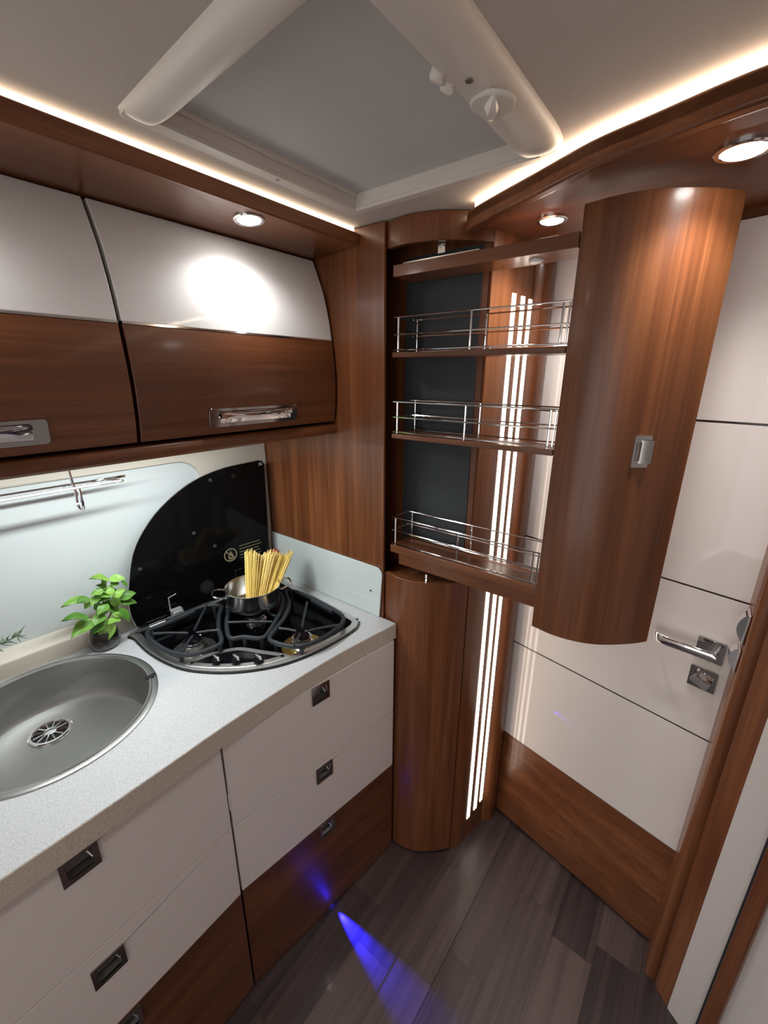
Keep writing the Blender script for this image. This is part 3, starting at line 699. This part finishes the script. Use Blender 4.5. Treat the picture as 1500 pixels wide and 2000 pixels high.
for x in (.512, .535):
    MB().lathe([(.0085, 0), (.0085, .009), (.006, .012), (0, .0125)], (x, .3225, 1.926), 16, (0,.5,-1)).build('blind_catch', 'knob_plastic', ht)
MB().box((.362, .3215, 1.95), (.80, .3235, 1.9655)).build('blind_channel', 'hatch_plastic', ht)

# ------------------------------------------------------------------ things on the worktop
# pot
PX, PY, PB = .652, .992, ZG+.0075
pot = thing('saucepan', 'shiny steel pot with two loop handles on the rear burner', 'pot', (PX, PY, PB))
MB().lathe([(0, PB), (.058, PB), (.066, PB+.004), (.0725, PB+.014), (.0755, PB+.030), (.0765, PB+.066), (.0785, PB+.070), (.0775, PB+.0715), (.0745, PB+.0675), (.0735, PB+.030), (.069, PB+.013), (.06, PB+.006), (0, PB+.005)], (PX, PY, 0), 48).build('body', 'pot_steel', pot)
for sx, sy in ((-.83, .56), (.90, -.43)):
    d = V(sx, sy, 0).normalized()
    q = V(-d.y, d.x, 0); c = V(PX, PY, PB+.052)
    MB().tube([c+d*.075+q*.026, c+d*.088+q*.027+V(0,0,.004), c+d*.108+q*.021+V(0,0,.009), c+d*.112+q*.012+V(0,0,.010), c+d*.112-q*.012+V(0,0,.010), c+d*.108-q*.021+V(0,0,.009), c+d*.088-q*.027+V(0,0,.004), c+d*.075-q*.026], .0032, 8).build('handle', 'chrome', pot)
# spaghetti
mb = MB()
for i in range(210):
    t = (i+random.random())/210; lay = random.random()
    b = V(.602+.050*t+.012*lay, .944-.018*t+.03*lay, PB+.0075+.004*lay)
    tip = V(.655+.150*t+.014*lay, 1.012-.030*t+.030*lay, 1.100-.040*t+random.uniform(-.006, .006)+.008*math.sin(t*14))
    if random.random() < .12: tip += (tip-b).normalized()*random.uniform(-.02, .008)
    mid = b.lerp(tip, .5)+V(random.uniform(-.001, .001), 0, .001)
    mb.tube([b, mid, tip], .00105, 5)
sp = mb.build('spaghetti', 'spaghetti', loc=(.64, .97, PB), kind='stuff')
tag(sp, 'bundle of dry yellow spaghetti standing in the steel pot', 'spaghetti')
# small jar with a red lid in the corner
tm = thing('spice_jar', 'small jar with a domed red lid in the corner behind the pot', 'jar', (.8655, 1.166, ZT))
MB().lathe([(0, .0005), (.016, .0005), (.0175, .003), (.0175, .072), (.014, .080), (.014, .084), (0, .084)], (.8655, 1.166, ZT), 24).build('body', 'fixture_white', tm)
MB().lathe([(.0178, .082), (.0182, .092), (.0165, .101), (.010, .1075), (0, .1095)], (.8655, 1.166, ZT), 24).build('lid', 'red', tm)
# basil in a glass jar
JX, JY = .318, 1.190
ba = thing('basil_plant', 'green basil plant in a small glass jar beside the sink', 'plant', (JX, JY, ZT))
MB().lathe([(0, .0015), (.024, .0015), (.032, .004), (.0365, .014), (.037, .028), (.034, .046), (.030, .060), (.030, .068), (.0285, .068), (.0285, .060), (.0322, .046), (.035, .028), (.0345, .015), (.030, .007), (.022, .005), (0, .005)], (JX, JY, ZT), 40).build('jar', 'glass', ba)
MB().lathe([(0, .0055), (.021, .0056), (.0295, .008), (.0338, .016), (.0343, .028), (.0316, .045), (.0280, .059), (.015, .061), (0, .062)], (JX, JY, ZT), 32).build('soil', 'soil', ba)
LV = [[[.353,1.092],[.316,1.125],.42],[[.354,1.09],[.388,1.087],.75],[[.353,1.076],[.375,1.075],.8],[[.379,1.079],[.389,1.062],.5],[[.343,1.083],[.338,1.098],.8],[[.332,1.075],[.305,1.075],.75],[[.356,1.059],[.315,1.067],.7],[[.366,1.032],[.404,1.038],.75],[[.365,1.023],[.403,1.011],.6],[[.31,1.05],[.251,1.071],.42],[[.296,1.069],[.273,1.071],.6],[[.31,1.05],[.288,1.036],.8],[[.346,1.046],[.316,1.052],.6],[[.35,1.048],[.357,1.012],.6],[[.314,1.045],[.316,1.017],.7],[[.338,1.024],[.320,1.004],.8],[[.353,1.020],[.343,.996],.7],[[.357,1.013],[.371,.976],.5],[[.291,1.014],[.242,1.044],.45],[[.322,1.010],[.292,1.001],.85],[[.352,.986],[.322,.995],.7],[[.302,1.0],[.246,.992],.62],[[.327,.996],[.309,.942],.75],[[.357,1.059],[.331,1.077],.8],[[.33,1.03],[.36,1.0],.7],[[.34,1.06],[.372,1.05],.65],[[.325,1.06],[.300,1.05],.7],[[.335,1.035],[.305,1.025],.75],[[.345,1.07],[.325,1.09],.6],[[.34,1.0],[.365,.985],.65],[[.32,.99],[.285,.975],.6],[[.35,1.04],[.38,1.06],.6]]
# leaf mesh, unit length along +X, cupped, shared by all leaves
vs = []; fs = []; nl, nw = 10, 6
for i in range(nl+1):
    t = i/nl; wd = .5*math.sin(math.pi*t**.8)**.85*(1-.15*t)
    for j in range(nw+1):
        s_ = j/nw*2-1; vs.append((t, s_*wd, -.16*t*t*1.2+.10*abs(s_)**1.2*math.sin(math.pi*t)+.03*math.sin(6*t+3*s_)-.04*(1-abs(s_))**6))
for i in range(nl):
    for j in range(nw): k = i*(nw+1)+j; fs.append((k, k+1, k+nw+2, k+nw+1))
lm = bpy.data.meshes.new('leaf'); lm.from_pydata(vs, [], fs); lm.materials.append(M['leaf'])
for p in lm.polygons: p.use_smooth = True
camp = V(0, 0, 1.6)
for i, (a, b, wr_) in enumerate(LV):
    y0 = JY-.012+random.uniform(-.018, .012)-(.012 if a[1] < 1.02 else 0); A = V(a[0], y0, a[1]); B = V(b[0], y0+random.uniform(-.02, .008), b[1])
    ex = (B-A); Ln = ex.length*1.06; ex.normalize()
    nrm = ((camp-A).normalized()*.75+V(random.uniform(-.4, .4), random.uniform(-.2, .2), 1.0)).normalized(); nrm = (nrm-ex*nrm.dot(ex)).normalized(); ey = nrm.cross(ex)
    o = bpy.data.objects.new('leaf', lm); COL.objects.link(o); o.parent = ba
    wd = Ln*wr_*1.08
    mt = Matrix(((ex.x*Ln, ey.x*wd, nrm.x*Ln, A.x-JX), (ex.y*Ln, ey.y*wd, nrm.y*Ln, A.y-JY), (ex.z*Ln, ey.z*wd, nrm.z*Ln, A.z-ZT), (0,0,0,1)))
    o.matrix_local = mt
for a, b, c in (((JX, JY, ZT+.058), (.328, JY-.005, 1.02), (.350, JY-.005, 1.092)), ((JX-.004, JY, ZT+.058), (.312, JY-.01, 1.01), (.310, JY-.01, 1.05)), ((JX+.006, JY, ZT+.058), (.345, JY-.01, 1.0), (.366, JY-.01, 1.035))):
    MB().tube(smooth([a, b, c], 5), .0018, 6).build('stem', 'stem_green', ba)
# rosemary sprig at the left edge
ro = thing('rosemary_plant', 'rosemary sprig reaching in at the left edge behind the sink', 'plant', (.05, 1.20, ZT))
MB().lathe([(0, 0), (.028, 0), (.033, .01), (.034, .05), (.030, .06), (.028, .06), (.030, .05), (.029, .012), (0, .008)], (.045, 1.235, ZT), 24).build('pot', 'fixture_white', ro)
for path in ([(.048, 1.235, .96), (.075, 1.21, 1.005), (.119, 1.17, 1.028), (.154, 1.165, 1.036)], [(.045, 1.235, .96), (.05, 1.22, 1.02), (.085, 1.19, 1.045)], [(.042, 1.235, .96), (.01, 1.22, 1.03)]):
    sm = smooth(path, 6); st = MB().tube(sm, .0013, 6).build('sprig', 'rosemary', ro); mb = MB()
    for i, p in enumerate(sm[2:]):
        for k in range(3):
            d = V(random.uniform(-.2, 1), random.uniform(-.7, .7), random.uniform(-.9, .9)).normalized(); P = Vector(p)
            mb.tube([P, P+d*.010, P+d*.019+V(.003, 0, 0)], [.0009, .0011, .0003], 5)
    mb.build('needles', 'rosemary', st, kind='stuff')
# chrome rail under the wall cabinet
rl = thing('hanging_rail', 'chrome wire rail with hook hanging under the wall cabinets', 'rail', (.2, 1.1, 1.36))
rr = .0032
MB().tube(smooth([(-.5, 1.080, 1.364), (.30, 1.080, 1.364), (.385, 1.082, 1.362), (.391, 1.09, 1.362), (.372, 1.128, 1.362), (.35, 1.131, 1.362), (-.5, 1.131, 1.362)], 5), rr, 8).build('rail_loop', 'chrome', rl)
for x in (.300, -.12):
    MB().tube(smooth([(x, 1.125, 1.462), (x+.004, 1.122, 1.39), (x+.007, 1.120, 1.350), (x+.004, 1.112, 1.318), (x+.006, 1.097, 1.307), (x+.006, 1.085, 1.318), (x+.004, 1.080, 1.345), (x+.004, 1.080, 1.361)], 5), rr*.9, 8).build('hook', 'chrome', rl)

# ------------------------------------------------------------------ unseen fill lamps added behind the camera, built as ceiling downlights
for p, n in (((-.55, .15, ZC), 'first'), ((-1.35, .15, ZC), 'second'), ((-2.1, .15, ZC), 'third')):
    downlight(p, 'unseen fill lamp added to the ceiling, '+n+' in the aisle behind the camera', W=9.5)
